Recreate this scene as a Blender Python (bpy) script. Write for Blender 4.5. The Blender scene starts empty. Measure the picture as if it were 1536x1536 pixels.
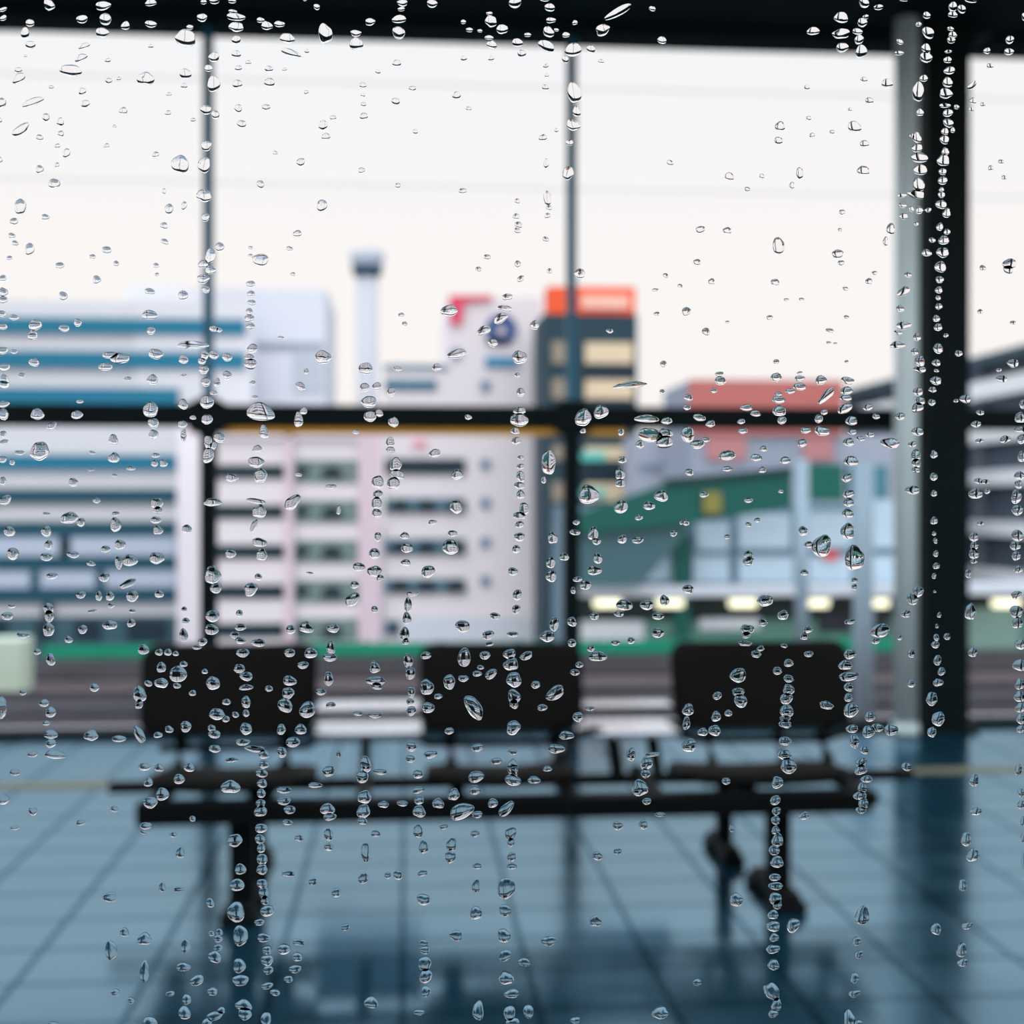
import bpy, bmesh, math, random
from mathutils import Vector, Matrix
random.seed(7)
SC = bpy.context.scene
COL = SC.collection
RES = 1536
F = 2000.0                      # focal length in pixels of the 1536 frame
CX, HZ = 607.0, 757.0           # where the platform's depth lines vanish, and the horizon
CAMZ = 1.19
YAW = math.atan((768 - CX) / F)
PITCH = math.atan((768 - HZ) / F)

# ------------------------------------------------------------------ camera
cd = bpy.data.cameras.new('camera')
cam = bpy.data.objects.new('camera', cd)
COL.objects.link(cam)
cam.location = (0, 0, CAMZ)
cam.rotation_euler = (math.pi / 2 - PITCH, 0, -YAW)
cd.sensor_width = 36
cd.lens = F / RES * 36
cd.clip_start = 0.02
cd.clip_end = 3000
cd.dof.use_dof = True
cd.dof.focus_distance = 0.502
cd.dof.aperture_fstop = 8.9
SC.camera = cam
Rm = cam.rotation_euler.to_matrix()
fwd, rgt, upv = Rm @ Vector((0, 0, -1)), Rm @ Vector((1, 0, 0)), Rm @ Vector((0, 1, 0))
EYE = Vector((0, 0, CAMZ))

def ray(px, py):
    return fwd + rgt * ((px - 768) / F) + upv * ((768 - py) / F)
def at(px, py, Y):
    d = ray(px, py); return EYE + d * (Y / d.y)
def atx(px, py, X):
    d = ray(px, py); return EYE + d * (X / d.x)
def atz(px, py, z=0.0):
    d = ray(px, py); return EYE + d * ((z - CAMZ) / d.z)

# ------------------------------------------------------------------ colour and materials
def lin(c):
    out = []
    for v in c:
        v /= 255.0
        out.append(v / 12.92 if v <= 0.04045 else ((v + 0.055) / 1.055) ** 2.4)
    return out
MATS = {}
def mat(name, rgb, rough=0.7, vary=0.12, scale=3.0, metal=0.0, spec=0.3, emit=0.0):
    """albedo from an sRGB triple, slightly uneven"""
    if name in MATS: return MATS[name]
    m = bpy.data.materials.new(name); m.use_nodes = True
    nt = m.node_tree; b = nt.nodes['Principled BSDF']
    c = lin(rgb)
    tc = nt.nodes.new('ShaderNodeTexCoord'); nz = nt.nodes.new('ShaderNodeTexNoise')
    nz.inputs['Scale'].default_value = scale; nz.inputs['Detail'].default_value = 4
    nt.links.new(tc.outputs['Object'], nz.inputs['Vector'])
    mx = nt.nodes.new('ShaderNodeMix'); mx.data_type = 'RGBA'
    mx.inputs[6].default_value = [v * (1 - vary) for v in c] + [1]
    mx.inputs[7].default_value = [min(1, v * (1 + vary)) for v in c] + [1]
    nt.links.new(nz.outputs['Fac'], mx.inputs[0])
    nt.links.new(mx.outputs[2], b.inputs['Base Color'])
    b.inputs['Roughness'].default_value = rough
    b.inputs['Metallic'].default_value = metal
    b.inputs['Specular IOR Level'].default_value = spec
    if emit:
        b.inputs['Emission Color'].default_value = c + [1]
        b.inputs['Emission Strength'].default_value = emit
    MATS[name] = m
    return m
def glass(name, ior, rough=0.0):
    m = bpy.data.materials.new(name); m.use_nodes = True
    nt = m.node_tree; nt.nodes.remove(nt.nodes['Principled BSDF'])
    g = nt.nodes.new('ShaderNodeBsdfGlass'); g.inputs['IOR'].default_value = ior
    g.inputs['Roughness'].default_value = rough
    nt.links.new(g.outputs[0], nt.nodes['Material Output'].inputs[0])
    return m

# ------------------------------------------------------------------ mesh helpers
def link_mesh(name, bm, m, parent=None, smooth=False):
    me = bpy.data.meshes.new(name)
    bm.normal_update(); bm.to_mesh(me); bm.free()
    if m is not None: me.materials.append(m)
    if smooth:
        for p in me.polygons: p.use_smooth = True
    o = bpy.data.objects.new(name, me); COL.objects.link(o)
    if parent is not None:
        o.parent = parent
        o.location = -parent.location
    return o
def thing(name, label, cat, loc=(0, 0, 0), group=None):
    o = bpy.data.objects.new(name, None); COL.objects.link(o)
    o.location = loc; o['label'] = label; o['category'] = cat
    if group: o['group'] = group
    return o
def tag(o, label, cat, group=None):
    o['label'] = label; o['category'] = cat
    if group: o['group'] = group
    return o
def struct(name, bm, m, smooth=False):
    o = link_mesh(name, bm, m, None, smooth); o['kind'] = 'structure'; return o
def add_box(bm, lo, hi, bev=0.0, mtx=None):
    r = bmesh.ops.create_cube(bm, size=1.0)
    c = [(a + b) / 2 for a, b in zip(lo, hi)]; s = [max(abs(b - a), 1e-4) for a, b in zip(lo, hi)]
    M = Matrix.Translation(c) @ Matrix.Diagonal((*s, 1))
    if mtx is not None: M = mtx @ M
    bmesh.ops.transform(bm, matrix=M, verts=r['verts'])
    if bev > 0:
        es = list({e for v in r['verts'] for e in v.link_edges})
        bmesh.ops.bevel(bm, geom=es, offset=bev, segments=3, affect='EDGES', profile=0.5)
def box(lo, hi, bev=0.0):
    bm = bmesh.new(); add_box(bm, lo, hi, bev); return bm
def add_tube(bm, pts, r, seg=12):
    pts = [Vector(p) for p in pts]; rings = []
    for i, p in enumerate(pts):
        t = (pts[min(i + 1, len(pts) - 1)] - pts[max(i - 1, 0)]).normalized()
        a = t.cross(Vector((0, 0, 1)))
        if a.length < 1e-4: a = Vector((1, 0, 0))
        a.normalize(); b = t.cross(a)
        rings.append([bm.verts.new(p + (a * math.cos(2 * math.pi * k / seg) + b * math.sin(2 * math.pi * k / seg)) * r) for k in range(seg)])
    for i in range(len(rings) - 1):
        for k in range(seg):
            bm.faces.new((rings[i][k], rings[i][(k + 1) % seg], rings[i + 1][(k + 1) % seg], rings[i + 1][k]))
    bm.faces.new(rings[0]); bm.faces.new(rings[-1][::-1])
def tube(pts, r, seg=12):
    bm = bmesh.new(); add_tube(bm, pts, r, seg); bmesh.ops.recalc_face_normals(bm, faces=bm.faces); return bm
def prism(front, dy):
    """extrude a planar outline (list of points facing the camera) back by the vector dy"""
    bm = bmesh.new(); dy = Vector(dy)
    a = [bm.verts.new(p) for p in front]; b = [bm.verts.new(Vector(p) + dy) for p in front]
    n = len(a); bm.faces.new(a); bm.faces.new(b[::-1])
    for i in range(n): bm.faces.new((a[i], b[i], b[(i + 1) % n], a[(i + 1) % n]))
    bmesh.ops.recalc_face_normals(bm, faces=bm.faces); return bm
def ext(x0, y0, x1, y1, Y):
    """extent in metres, at depth Y, of a rectangle seen between those pixels"""
    a, b = at(x0, (y0 + y1) / 2, Y), at(x1, (y0 + y1) / 2, Y)
    xm = (x0 + x1) / 2
    return a.x, b.x, at(xm, y1, Y).z, at(xm, y0, Y).z
def slab(x0, y0, x1, y1, Y, d, bev=0.0):
    X0, X1, z0, z1 = ext(x0, y0, x1, y1, Y)
    return box((X0, Y, z0), (X1, Y + d, z1), bev)

# ------------------------------------------------------------------ world: overcast sky
w = bpy.data.worlds.new('overcast_sky'); SC.world = w; w.use_nodes = True
nt = w.node_tree; bg = nt.nodes['Background']
tc = nt.nodes.new('ShaderNodeTexCoord'); sx = nt.nodes.new('ShaderNodeSeparateXYZ')
nt.links.new(tc.outputs['Generated'], sx.inputs[0])
rp = nt.nodes.new('ShaderNodeValToRGB'); e = rp.color_ramp.elements
e[0].position = 0.0; e[0].color = (1.03, 0.99, 0.965, 1)
e[1].position = 1.0; e[1].color = (1.9, 2.1, 2.3, 1)
for p, c in ((0.17, (1.03, 0.995, 0.975, 1)), (0.33, (0.97, 0.98, 1.0, 1)), (0.5, (1.25, 1.34, 1.42, 1))):
    q = e.new(p); q.color = c
nt.links.new(sx.outputs['Z'], rp.inputs[0]); nt.links.new(rp.outputs[0], bg.inputs[0])
bg.inputs[1].default_value = 1.0
sun = bpy.data.lights.new('sun', 'SUN'); sun.energy = 1.25; sun.angle = math.radians(70); sun.color = (1, 0.97, 0.98)
so = bpy.data.objects.new('sun', sun); COL.objects.link(so); so.rotation_euler = (math.radians(52), 0, math.radians(-12))

# ------------------------------------------------------------------ materials
M = lambda *a, **k: mat(*a, **k)
black = M('black_bench_paint', (5, 7, 7), 0.6, spec=0.15)
seatm = M('brown_seat_plastic', (7, 6, 4), 0.6, spec=0.12)
steel_d = M('dark_green_steel', (5, 20, 22), 0.6, spec=0.12)
steel_glare = M('glare_tinted_steel', (48, 116, 146), 0.4)  # dark upper posts; the blue lift from sky glare is painted into the colour
pale_pipe = M('pale_grey_paint', (222, 243, 255), 0.35, metal=0.0)
ochre = M('ochre_paint', (244, 180, 66), 0.6)
canopy_m = M('canopy_underside', (14, 34, 36), 0.8, spec=0.1)
train_m = M('train_lining', (60, 64, 66), 0.7)
white_w = M('white_render', (238, 232, 240), 0.8)
white_p = M('pinkish_white_render', (228, 221, 226), 0.8)
grey_w = M('light_grey_panel', (212, 214, 220), 0.8)
grey_s = M('soft_grey_panel', (206, 212, 222), 0.8)
pink_w = M('pale_pink_column', (218, 198, 210), 0.8)
blue_g = M('blue_window_band', (14, 112, 142), 0.5)
teal_g = M('teal_window_band', (16, 74, 92), 0.5)
dark_g = M('dark_window_glass', (18, 44, 56), 0.35)
greeng = M('grey_green_glass', (112, 134, 132), 0.5)
dteal = M('dark_teal_cladding', (34, 62, 74), 0.6)
beige = M('beige_spandrel', (222, 202, 170), 0.8)
turq = M('turquoise_blind', (104, 200, 190), 0.7)
orange = M('orange_sign_face', (238, 92, 50), 0.6)
orange_l = M('pale_orange_lettering', (246, 190, 172), 0.6)
red = M('red_sign_face', (222, 74, 104), 0.6)
signblue = M('blue_emblem_paint', (6, 74, 136), 0.6)
brick = M('dull_red_cladding', (188, 112, 108), 0.8)
bluegrey = M('blue_grey_wall', (150, 160, 178), 0.8)
green = M('green_parapet_paint', (10, 84, 78), 0.6)
green_d = M('dark_green_eave', (12, 52, 54), 0.6)
green_f = M('bright_green_netting', (16, 150, 118), 0.7)
yellow = M('yellow_panel', (130, 126, 66), 0.7)
frost = M('frosted_panel', (182, 204, 220), 0.5)
mull = M('blue_grey_mullion', (96, 130, 150), 0.5)
concrete_d = M('dark_concrete', (44, 48, 58), 0.9)
concrete_l = M('pale_concrete', (196, 204, 214), 0.9)
ballast = M('brown_ballast', (76, 66, 68), 0.95, vary=0.4, scale=0.6)
rail_m = M('rail_steel', (120, 120, 128), 0.35, metal=0.8)
cream = M('cream_cabinet', (196, 214, 196), 0.6)
wire_m = M('wire_grey', (170, 172, 182), 0.6)
street = M('street_asphalt', (110, 116, 122), 0.9)
lamp_m = M('lamp_glow', (250, 246, 210), 0.5, emit=1.6)
greyt = M('tower_grey', (196, 198, 208), 0.8)

# ------------------------------------------------------------------ platform floor: wet blue-grey tiles
def floor_material():
    m = bpy.data.materials.new('wet_platform_tiles'); m.use_nodes = True
    nt = m.node_tree; nt.nodes.remove(nt.nodes['Principled BSDF'])
    N = nt.nodes.new; L = nt.links.new
    tc = N('ShaderNodeTexCoord'); mp = N('ShaderNodeMapping')
    mp.inputs['Location'].default_value = (0.006, 0.02, 0)
    L(tc.outputs['Object'], mp.inputs[0])
    br = N('ShaderNodeTexBrick'); br.offset = 0.0; br.squash = 1.0
    br.inputs['Scale'].default_value = 1.0
    br.inputs['Brick Width'].default_value = 0.32; br.inputs['Row Height'].default_value = 0.262
    br.inputs['Mortar Size'].default_value = 0.011; br.inputs['Mortar Smooth'].default_value = 0.5
    br.inputs['Color1'].default_value = (0.005, 0.034, 0.056, 1)
    br.inputs['Color2'].default_value = (0.008, 0.045, 0.072, 1)
    br.inputs['Mortar'].default_value = (0.004, 0.015, 0.022, 1)
    L(mp.outputs[0], br.inputs[0])
    nz = N('ShaderNodeTexNoise'); nz.inputs['Scale'].default_value = 1.7; nz.inputs['Detail'].default_value = 5
    L(tc.outputs['Object'], nz.inputs[0])
    cr = N('ShaderNodeMapRange'); cr.inputs[1].default_value = 0.35; cr.inputs[2].default_value = 0.7
    cr.inputs[3].default_value = 0.10; cr.inputs[4].default_value = 0.22
    L(nz.outputs['Fac'], cr.inputs[0])
    dif = N('ShaderNodeBsdfDiffuse'); L(br.outputs['Color'], dif.inputs[0])
    gl = N('ShaderNodeBsdfGlossy')
    gm = N('ShaderNodeMix'); gm.data_type = 'RGBA'
    gm.inputs[6].default_value = (0.53, 0.81, 1.0, 1); gm.inputs[7].default_value = (0.18, 0.36, 0.50, 1)
    L(br.outputs['Fac'], gm.inputs[0]); L(gm.outputs[2], gl.inputs[0]); L(cr.outputs[0], gl.inputs['Roughness'])
    fr = N('ShaderNodeFresnel'); fr.inputs[0].default_value = 4.6
    bp = N('ShaderNodeBump'); bp.inputs['Strength'].default_value = 0.06; bp.inputs['Distance'].default_value = 0.01
    L(nz.outputs['Fac'], bp.inputs['Height']); L(bp.outputs[0], gl.inputs['Normal'])
    ms = N('ShaderNodeMixShader'); L(fr.outputs[0], ms.inputs[0]); L(dif.outputs[0], ms.inputs[1]); L(gl.outputs[0], ms.inputs[2])
    L(ms.outputs[0], nt.nodes['Material Output'].inputs[0])
    return m
EDGE = 6.95
struct('floor', box((-14, 0.85, -1.0), (16, EDGE, 0.0)), floor_material())
# worn guide strip near the far edge, and the dark kerb of the edge itself
struct('trim_1', box((-14, 5.72, 0.0), (16, 5.84, 0.004)), M('worn_guide_strip', (112, 112, 92), 0.5))
struct('trim_2', box((-14, EDGE, -1.0), (16, EDGE + 0.12, 0.035)), M('dark_kerb', (12, 22, 28), 0.7))

# canopy over the platform
struct('ceiling', box((-14, 4.6, 3.74), (16, 7.25, 3.95)), canopy_m)
bm = box((-14, 7.02, 3.69), (16, 7.25, 3.74))
struct('trim_3', bm, canopy_m)

# ------------------------------------------------------------------ train interior and window
GY = 0.5
bm = bmesh.new()
for lo, hi in (((-6, GY - 0.03, -0.95), (6, GY + 0.05, 0.62)), ((-6, GY - 0.03, 1.98), (6, GY + 0.05, 2.6)),
               ((-6, GY - 0.03, 0.62), (-1.15, GY + 0.05, 1.98)), ((1.25, GY - 0.03, 0.62), (6, GY + 0.05, 1.98))):
    add_box(bm, lo, hi)
struct('wall_front', bm, train_m)
struct('wall_back', box((-6, -2.3, -0.95), (6, -2.24, 2.6)), train_m)
struct('wall_left', box((-6.06, -2.3, -0.95), (-6, GY, 2.6)), train_m)
struct('wall_right', box((6, -2.3, -0.95), (6.06, GY, 2.6)), train_m)
struct('ceiling_train', box((-6.06, -2.3, 2.6), (6.06, GY + 0.05, 2.7)), train_m)
struct('floor_train', box((-6, -2.24, -0.1), (6, GY - 0.03, 0.0)), train_m)
GT = 0.006
struct('window_1', box((-1.15, GY, 0.62), (1.25, GY + GT, 1.98)), glass('window_glass', 1.45))

# ------------------------------------------------------------------ bench
FL = atz(350, 1391); FR = atz(1205, 1372); BR = atz(1060, 1268)
BY0 = FL.y
bench = thing('platform_bench', 'long black three-seat platform bench with separate square backrests on wet blue tiles', 'bench', (0.42, 4.2, 0))
YB = 3.86                       # front beam
a, b = at(206, 1205, YB), at(1304, 1190, YB)
zb = 1.19 - (1208 - 757) * (at(206, 1205, YB) - EYE).dot(fwd) / F
zb = at(700, 1210, YB).z
link_mesh('front_beam', box((a.x, YB - 0.03, zb - 0.034), (b.x, YB + 0.03, zb + 0.03), 0.006), black, bench)
YR = 4.34
a, b = at(164, 1180, YR), at(1368, 1161, YR); zr = at(768, 1171, YR).z
link_mesh('rear_rail', box((a.x, YR - 0.02, zr - 0.017), (b.x, YR + 0.02, zr + 0.017), 0.005), black, bench)
YS = 4.46
zs = at(768, 1109, YS).z
rail_px = ((240, 1123), (462, 1119), (480, 1107), (620, 1105), (642, 1115), (826, 1113), (868, 1104), (1012, 1101), (1046, 1110), (1240, 1108), (1262, 1099), (1338, 1096))
link_mesh('back_rail', tube([at(x, y, YS) for x, y in rail_px], 0.013), black, bench, True)
YT = 4.72
a, b = at(300, 1072, YT), at(1240, 1062, YT); zt = at(768, 1067, YT).z
link_mesh('upper_rail', tube([(a.x, YT, zt), (b.x, YT, zt)], 0.011), black, bench)
# legs: front and rear pair, each with a foot bar running front to back
def leg(px, py, top_z, r, foot):
    g = atz(px, py)
    l = link_mesh('leg', box((g.x - r, g.y - r * 0.8, 0.02), (g.x + r, g.y + r * 0.8, top_z), 0.006), black, bench)
    bm = bmesh.new()
    f0, f1 = foot
    for k, (p, q) in enumerate(((f0, f1),)):
        add_box(bm, (g.x - r * 1.1, g.y - p, 0.012), (g.x + r * 1.1, g.y + q, 0.055), 0.012)
    for yy in (-f0 + 0.035, f1 - 0.035):
        add_box(bm, (g.x - r * 1.5, g.y + yy - 0.05, 0.0), (g.x + r * 1.5, g.y + yy + 0.05, 0.03), 0.01)
    fo = bmesh_link('foot', bm, l)
    return g
def bmesh_link(name, bm, parent):
    me = bpy.data.meshes.new(name); bm.normal_update(); bm.to_mesh(me); bm.free(); me.materials.append(black)
    o = bpy.data.objects.new(name, me); COL.objects.link(o); o.parent = parent
    o.location = (0, 0, 0)
    return o
gl_ = leg(364, 1372, zb, 0.036, (0.10, 0.16))
gr_ = leg(1166, 1350, zb, 0.034, (0.13, 0.19))
leg(386, 1306, zr, 0.028, (0.10, 0.14))
leg(1086, 1283, zr, 0.026, (0.13, 0.15))
# far side of the bench: two wet pale boards between each pair of backrests
tray_m = M('wet_pale_board', (226, 230, 240), 0.25, metal=0.8)
zt2 = 0.445
for xa, xb in ((472, 634), (872, 1020)):
    for ya, yb2 in ((1098, 1076), (1066, 1050)):
        Ya, Yb = atz((xa + xb) / 2, ya, zt2).y, atz((xa + xb) / 2, yb2, zt2).y
        l, r = at(xa, ya, Ya).x, at(xb, ya, Ya).x
        link_mesh('rear_board', box((l, Ya, zt2 - 0.02), (r, Yb, zt2), 0.006), tray_m, bench)['label'] = 'pale wet board on the far side'
# cross brackets between the front beam, the rear rail and the back rail
for px in (247, 402, 546, 686, 846, 972, 1108, 1268):
    p = at(px, 1180, 4.1)
    bm = bmesh.new()
    add_box(bm, (p.x - 0.02, YB, zb - 0.02), (p.x + 0.02, YR, zb + 0.02), 0.004)
    link_mesh('cross_bracket', bm, black, bench)
for px, w_ in ((268, 0.026), (428, 0.03), (548, 0.02), (676, 0.026), (836, 0.034), (925, 0.022), (982, 0.026), (1066, 0.02), (1172, 0.022), (1238, 0.026)):
    p = at(px, 1130, 4.4)
    bm = bmesh.new(); add_tube(bm, [(p.x, YR, zr), (p.x, YR + 0.04, zr + 0.05), (p.x, YS, zs)] + ([(p.x, 4.36, at(px, 1085, 4.36).z)] if px in (268, 428, 676, 836, 1066, 1172, 1238) else []), w_ * 0.85, 10)
    bmesh.ops.recalc_face_normals(bm, faces=bm.faces)
    link_mesh('upright', bm, black, bench)
def shell(x0, x1, yf, yb, zf, zc, zbk, th):
    """moulded seat: rolled front lip, dished middle, raised rear and rounded sides"""
    bm = bmesh.new(); nx, ny = 14, 12; top = []; bot = []
    for j in range(ny + 1):
        v = j / ny; r1 = []; r2 = []
        for i in range(nx + 1):
            u = i / nx * 2 - 1
            side = 1 - 0.10 * abs(u) ** 6 * 0
            z = (zf * (1 - v) ** 2 + 2 * zc * v * (1 - v) + zbk * v ** 2) + 0.008 * u * u
            z -= 0.012 * max(0, 0.15 - v) / 0.15
            ins = 0.05 * (max(0, abs(v - 0.5) * 2 - 0.6) / 0.4) ** 2
            x = (x0 + x1) / 2 + u * ((x1 - x0) / 2 - ins)
            y = yf + (yb - yf) * v
            r1.append(bm.verts.new((x, y, z))); r2.append(bm.verts.new((x, y, z - th)))
        top.append(r1); bot.append(r2)
    for j in range(ny):
        for i in range(nx):
            bm.faces.new((top[j][i], top[j][i + 1], top[j + 1][i + 1], top[j + 1][i]))
            bm.faces.new((bot[j][i], bot[j + 1][i], bot[j + 1][i + 1], bot[j][i + 1]))
    ring = lambda g: [g[0][i] for i in range(nx)] + [g[j][nx] for j in range(ny)] + [g[ny][i] for i in range(nx, 0, -1)] + [g[j][0] for j in range(ny, 0, -1)]
    A, B = ring(top), ring(bot)
    for k in range(len(A)):
        bm.faces.new((A[k], B[k], B[(k + 1) % len(A)], A[(k + 1) % len(A)]))
    bmesh.ops.recalc_face_normals(bm, faces=bm.faces); return bm
def back_panel(x0, y0, x1, y1, Y, r, th=0.03):
    """rounded square panel, gently bowed from side to side and leaning back"""
    X0, X1, z0, z1 = ext(x0, y0, x1, y1, Y)
    bm = bmesh.new(); n = 16; fr = []; bk = []
    def half(v):  # inset of the outline at height v (metres from z0)
        h = z1 - z0; d = min(v, h - v)
        return r - math.sqrt(max(0, r * r - (r - d) ** 2)) if d < r else 0.0
    rows = [0] + [r * (1 - math.cos(math.pi / 2 * k / 5)) for k in range(1, 6)]
    rows = rows + [z1 - z0 - q for q in rows[::-1]]
    for v in rows:
        ins = half(v); f_, b_ = [], []
        for i in range(n + 1):
            u = i / n * 2 - 1
            x = (X0 + X1) / 2 + u * ((X1 - X0) / 2 - ins)
            y = Y + 0.06 * (v / (z1 - z0)) + 0.02 - 0.02 * (1 - u * u)
            f_.append(bm.verts.new((x, y, z0 + v))); b_.append(bm.verts.new((x, y + th, z0 + v)))
        fr.append(f_); bk.append(b_)
    m_ = len(rows) - 1
    for j in range(m_):
        for i in range(n):
            bm.faces.new((fr[j][i], fr[j][i + 1], fr[j + 1][i + 1], fr[j + 1][i]))
            bm.faces.new((bk[j][i], bk[j + 1][i], bk[j + 1][i + 1], bk[j][i + 1]))
        bm.faces.new((fr[j][0], fr[j + 1][0], bk[j + 1][0], bk[j][0]))
        bm.faces.new((fr[j][n], bk[j][n], bk[j + 1][n], fr[j + 1][n]))
    for i in range(n):
        bm.faces.new((fr[0][i], bk[0][i], bk[0][i + 1], fr[0][i + 1]))
        bm.faces.new((fr[m_][i], fr[m_][i + 1], bk[m_][i + 1], bk[m_][i]))
    bmesh.ops.recalc_face_normals(bm, faces=bm.faces); return bm
for x0, y0, x1, y1 in ((206, 970, 473, 1102), (630, 968, 877, 1096), (1014, 965, 1283, 1091)):
    link_mesh('backrest', back_panel(x0, y0, x1, y1, 4.28, 0.05), seatm, bench, True)
for x0, x1, yt, yb_ in ((216, 468, 1146, 1176), (640, 868, 1142, 1168), (1030, 1282, 1138, 1166)):
    l, r = at(x0, yb_, 3.84).x, at(x1, yb_, 3.84).x
    xm = (x0 + x1) / 2
    zf = at(xm, yb_ - 9, 3.84).z; zk = at(xm, yt + 5, 4.2).z
    link_mesh('seat', shell(l, r, 3.84, 4.2, zf, (zf + zk) / 2 - 0.01, zk, 0.032), seatm, bench, True)
# arm loop between the second and third seats
p, q = at(858, 1100, 4.3), at(918, 1160, 4.1)
link_mesh('arm_loop', tube([at(846, 1160, 4.12), at(848, 1128, 4.2), at(868, 1100, 4.3), at(895, 1094, 4.34), at(914, 1110, 4.34), at(922, 1160, 4.3)], 0.014), black, bench, True)

# ------------------------------------------------------------------ windbreak frame at the far edge
YF = 7.12
fence = thing('platform_windbreak', 'tall dark steel post and rail frame along the far platform edge behind the bench', 'barrier', (0, YF, 0))
zm = at(768, 626, YF).z
for px, lbl in ((313, 0), (857, 0), (-420, 0)):
    x = at(px, 620, YF).x
    link_mesh('lower_post', box((x - 0.042, YF - 0.04, 0.0), (x + 0.042, YF + 0.04, zm), 0.006), steel_d, fence)
    link_mesh('upper_post', box((x - 0.026, YF - 0.025, zm), (x + 0.026, YF + 0.025, 3.69), 0.004), steel_glare, fence)
    g = [(x - 0.16, YF - 0.05, zm - 0.02), (x - 0.05, YF - 0.05, zm - 0.1), (x + 0.05, YF - 0.05, zm - 0.1), (x + 0.16, YF - 0.05, zm - 0.02),
         (x + 0.16, YF - 0.05, zm + 0.02), (x + 0.05, YF - 0.05, zm + 0.09), (x - 0.05, YF - 0.05, zm + 0.09), (x - 0.16, YF - 0.05, zm + 0.02)]
    link_mesh('gusset_plate', prism(g, (0, 0.02, 0)), steel_d, fence)
link_mesh('middle_rail', box((-6, YF - 0.045, zm - 0.058), (10, YF + 0.045, zm + 0.058), 0.008), steel_d, fence)
x0, x1 = at(285, 645, YF).x, at(938, 645, YF).x
o = link_mesh('rail_lip', box((x0, YF - 0.02, zm - 0.095), (x1, YF + 0.03, zm - 0.058)), ochre, fence); o['label'] = 'thin ochre strip under the dark rail'

# canopy column and the pale downpipe beside it
YC = 6.88; YP = 6.70
X0, X1, _, _ = ext(1378, 600, 1442, 640, YC)
col = thing('canopy_column', 'thick dark steel column holding up the canopy at the platform edge', 'column', ((X0 + X1) / 2, YC, 0))
bm = bmesh.new(); xc = (X0 + X1) / 2
add_box(bm, (X0, YC - 0.10, 0), (X1, YC - 0.07, 3.74)); add_box(bm, (X0, YC + 0.07, 0), (X1, YC + 0.10, 3.74)); add_box(bm, (xc - 0.1, YC - 0.07, 0), (xc + 0.1, YC + 0.07, 3.74))
link_mesh('shaft', bm, steel_d, col)
for s in (-1, 1):
    k = X0 if s < 0 else X1
    pts = [(k, YC - 0.06, 3.69), (k + s * 0.16, YC - 0.06, 3.69), (k + s * 0.06, YC - 0.06, 3.655), (k + s * 0.02, YC - 0.06, 3.61), (k, YC - 0.06, 3.5)]
    link_mesh('knee_bracket', prism(pts, (0, 0.12, 0)), steel_d, col)
link_mesh('base_plate', box((X0 - 0.04, YC - 0.14, 0), (X1 + 0.04, YC + 0.14, 0.025), 0.004), steel_d, col)
X0, X1, _, _ = ext(1342, 600, 1376, 640, YP)
xc = (X0 + X1) / 2; r = (X1 - X0) / 2
pipe = thing('downpipe', 'pale grey rain downpipe standing against the thick dark column', 'pipe', (xc, YP, 0))
link_mesh('pipe_run', tube([(xc, YP, 0.03), (xc, YP, 3.69)], r, 24), pale_pipe, pipe, True)
bm = tube([(xc, YP, 0.0), (xc, YP, 0.06)], r * 1.12, 24); link_mesh('foot_collar', bm, pale_pipe, pipe, True)

# ------------------------------------------------------------------ tracks beyond the platform
struct('ground', box((-400, 21.5, -14.2), (500, 900, -14.0)), street)
struct('trackbed', box((-60, EDGE + 0.12, -1.6), (90, 21.3, -1.25)), ballast)
for i, y in enumerate((9.0, 10.07, 15.4, 16.47, 18.9, 19.97)):
    bm = bmesh.new()
    add_box(bm, (-40, y - 0.035, -1.10), (60, y + 0.035, -1.06)); add_box(bm, (-40, y - 0.012, -1.2), (60, y + 0.012, -1.1)); add_box(bm, (-40, y - 0.07, -1.25), (60, y + 0.07, -1.2))
    o = link_mesh('track_rail', bm, rail_m)
    tag(o, ('steel rail running along the bed just past the platform', 'steel rail of the middle track on brown ballast', 'steel rail of the farthest track before the green netting')[i // 2], 'rail', ('rails of the near track', 'rails of the middle track', 'rails of the far track')[i // 2])
struct('trim_5', box((-60, 13.7, -1.3), (90, 14.7, -1.2)), M('wet_walkway', (190, 196, 212), 0.3))
gf = thing('trackside_netting', 'low bright green netting fence along the far side of the tracks', 'fence', (0, 20, -1.25))
X0, X1, z0, z1 = ext(60, 965, 1350, 1000, 20)
link_mesh('netting', box((X0, 20.2, z0), (X1, 20.23, z1)), green_f, gf)
for k in range(12):
    x = X0 + (X1 - X0) * k / 11
    link_mesh('post', box((x - 0.03, 20.24, -1.25), (x + 0.03, 20.3, z1 + 0.02)), green_d, gf)
struct('trim_4', box((-60, 20.4, -1.6), (90, 20.7, at(700, 1002, 20.4).z)), M('kerb_brown', (92, 84, 84), 0.9))
X0, X1, z0, z1 = ext(-30, 962, 27, 1026, 17)
cab = thing('trackside_cabinet', 'pale cream equipment cabinet standing beside the tracks, cut by the frame', 'cabinet', ((X0 + X1) / 2, 17.4, -1.25))
link_mesh('body', box((X0, 17.2, -1.2), (X1, 17.7, z1), 0.02), cream, cab)
link_mesh('plinth', box((X0 - 0.03, 17.15, -1.26), (X1 + 0.03, 17.75, -1.18)), concrete_d, cab)
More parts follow.
